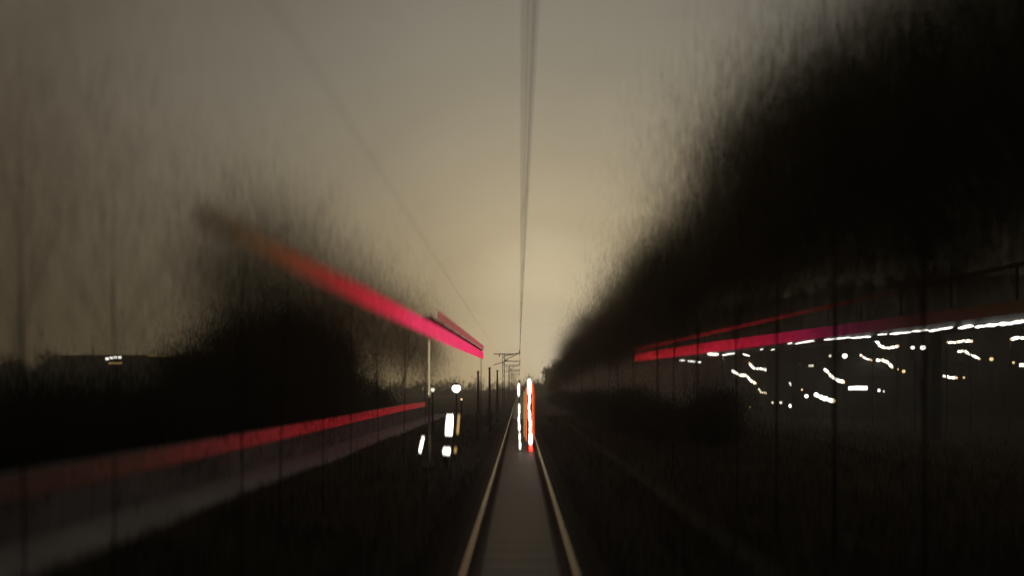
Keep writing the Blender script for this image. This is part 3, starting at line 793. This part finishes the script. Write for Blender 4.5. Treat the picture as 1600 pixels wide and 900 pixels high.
for i, (x, y) in enumerate([(8.6, 32), (7.0, 36), (6.4, 41), (7.4, 47), (6.2, 53), (6, 61), (6.4, 70), (6, 84), (5.8, 105)]):
    plant_tree(shrub_v[i % 2], 'shrub', (x, y, gz(x, y) - .05), f'dark shrub, {ORD[i]} under the far end of the right tree row', 'shrub', 'shrubs right of the track', random.uniform(0.7, 0.9), random.uniform(0, 6.28))
for i, (x, y) in enumerate([(-4.3, 11), (-4.4, 13), (-4.3, 15.5), (-4.4, 18.5), (-4.35, 22), (-4.4, 27), (-4.4, 33)]):
    plant_tree(sparse_v[i % 3], 'thin_tree', (x, y, -0.4), f'tall thin-leaved tree, {ORD[i]} in the row between added canopy and left wall', 'tree', 'thin trees left of the track', 0.34 * random.uniform(0.95, 1.08), random.uniform(0, 6.28))
veil_v = tree_meshes(48, 14, (0, 0, 13.0), (4.2, 4.2, 5.2), 70, 5200, 0.034, 1.8, M['leaf_sparse'], 0.028, limbs=30, halo=1.2)
for i, (x, y) in enumerate([(-4.9, 5.4), (-4.8, 6.9), (-4.9, 8.6)]):
    plant_tree(veil_v, 'thin_tree', (x, y, -0.4), f'very sparse thin tree, {ORD[i]} to the camera at the upper left', 'tree', 'sparse trees at the upper left', 0.36, i * 2.2)
for i, (px, Yf, sc) in enumerate([(20, 140, .5), (80, 142, .56), (140, 172, .58), (225, 174, .56), (305, 140, .56)]):
    p = at(px, 0, Yf)
    plant_tree(far_v, 'round_tree', (p.x, Yf, -0.5), f'small far tree by the long building at far left, {ORD_L[i]} from the left', 'tree', 'trees around the far left building', sc, i * 1.1)
for i, (x, y) in enumerate([(x * .8, y * .8) for x, y in ((-14.2, 33), (-17.6, 40), (-13.2, 36.5), (-16, 42), (-13.2, 41), (-13.4, 46), (-14, 51))]):
    plant_tree(dense_v[i % 2], 'bushy_tree', (x, y, -0.4), f'black bushy tree, {ORD[i]} in the dense clump behind the left wall', 'tree', 'bushy trees left of the track', 0.8 * (0.78, 0.72, 0.98, 0.8, 1.08, 0.86, 0.98)[i % 7], random.uniform(0, 6.28))
for i, (x, y) in enumerate([(-11.2, 13), (-11.6, 14.8), (-11.2, 16.5), (-11.6, 18.2), (-11, 20), (-11.4, 21.8), (-11, 23.5), (-11, 27.5), (-11, 33), (-11.4, 39), (-11.5, 47), (-11.4, 57)]):
    plant_tree(shrub_v[i % 2], 'shrub', (x, y, -0.4), f'dark shrub, {ORD[i]} along the left wall and added canopy', 'shrub', 'shrubs left of the track', random.uniform(0.86, 0.96), random.uniform(0, 6.28))

# ------------------------------------------------------------------ night haze
hz = MB().box(-700, 700, -40, 420, -6, 50).build('haze', M['glass'])
hm = bpy.data.materials.new('night_haze'); hm.use_nodes = True
t = hm.node_tree; t.nodes.clear()
o_ = t.nodes.new("ShaderNodeOutputMaterial"); pv = t.nodes.new("ShaderNodeVolumePrincipled")
pv.inputs['Color'].default_value = (0.9, 0.88, 0.84, 1); pv.inputs['Density'].default_value = 0.0024
pv.inputs['Anisotropy'].default_value = 0.75
t.links.new(pv.outputs[0], o_.inputs['Volume'])
hz.data.materials.clear(); hz.data.materials.append(hm)
tag(hz, 'thin pale night haze filling the air along the track', 'haze', kind='stuff')
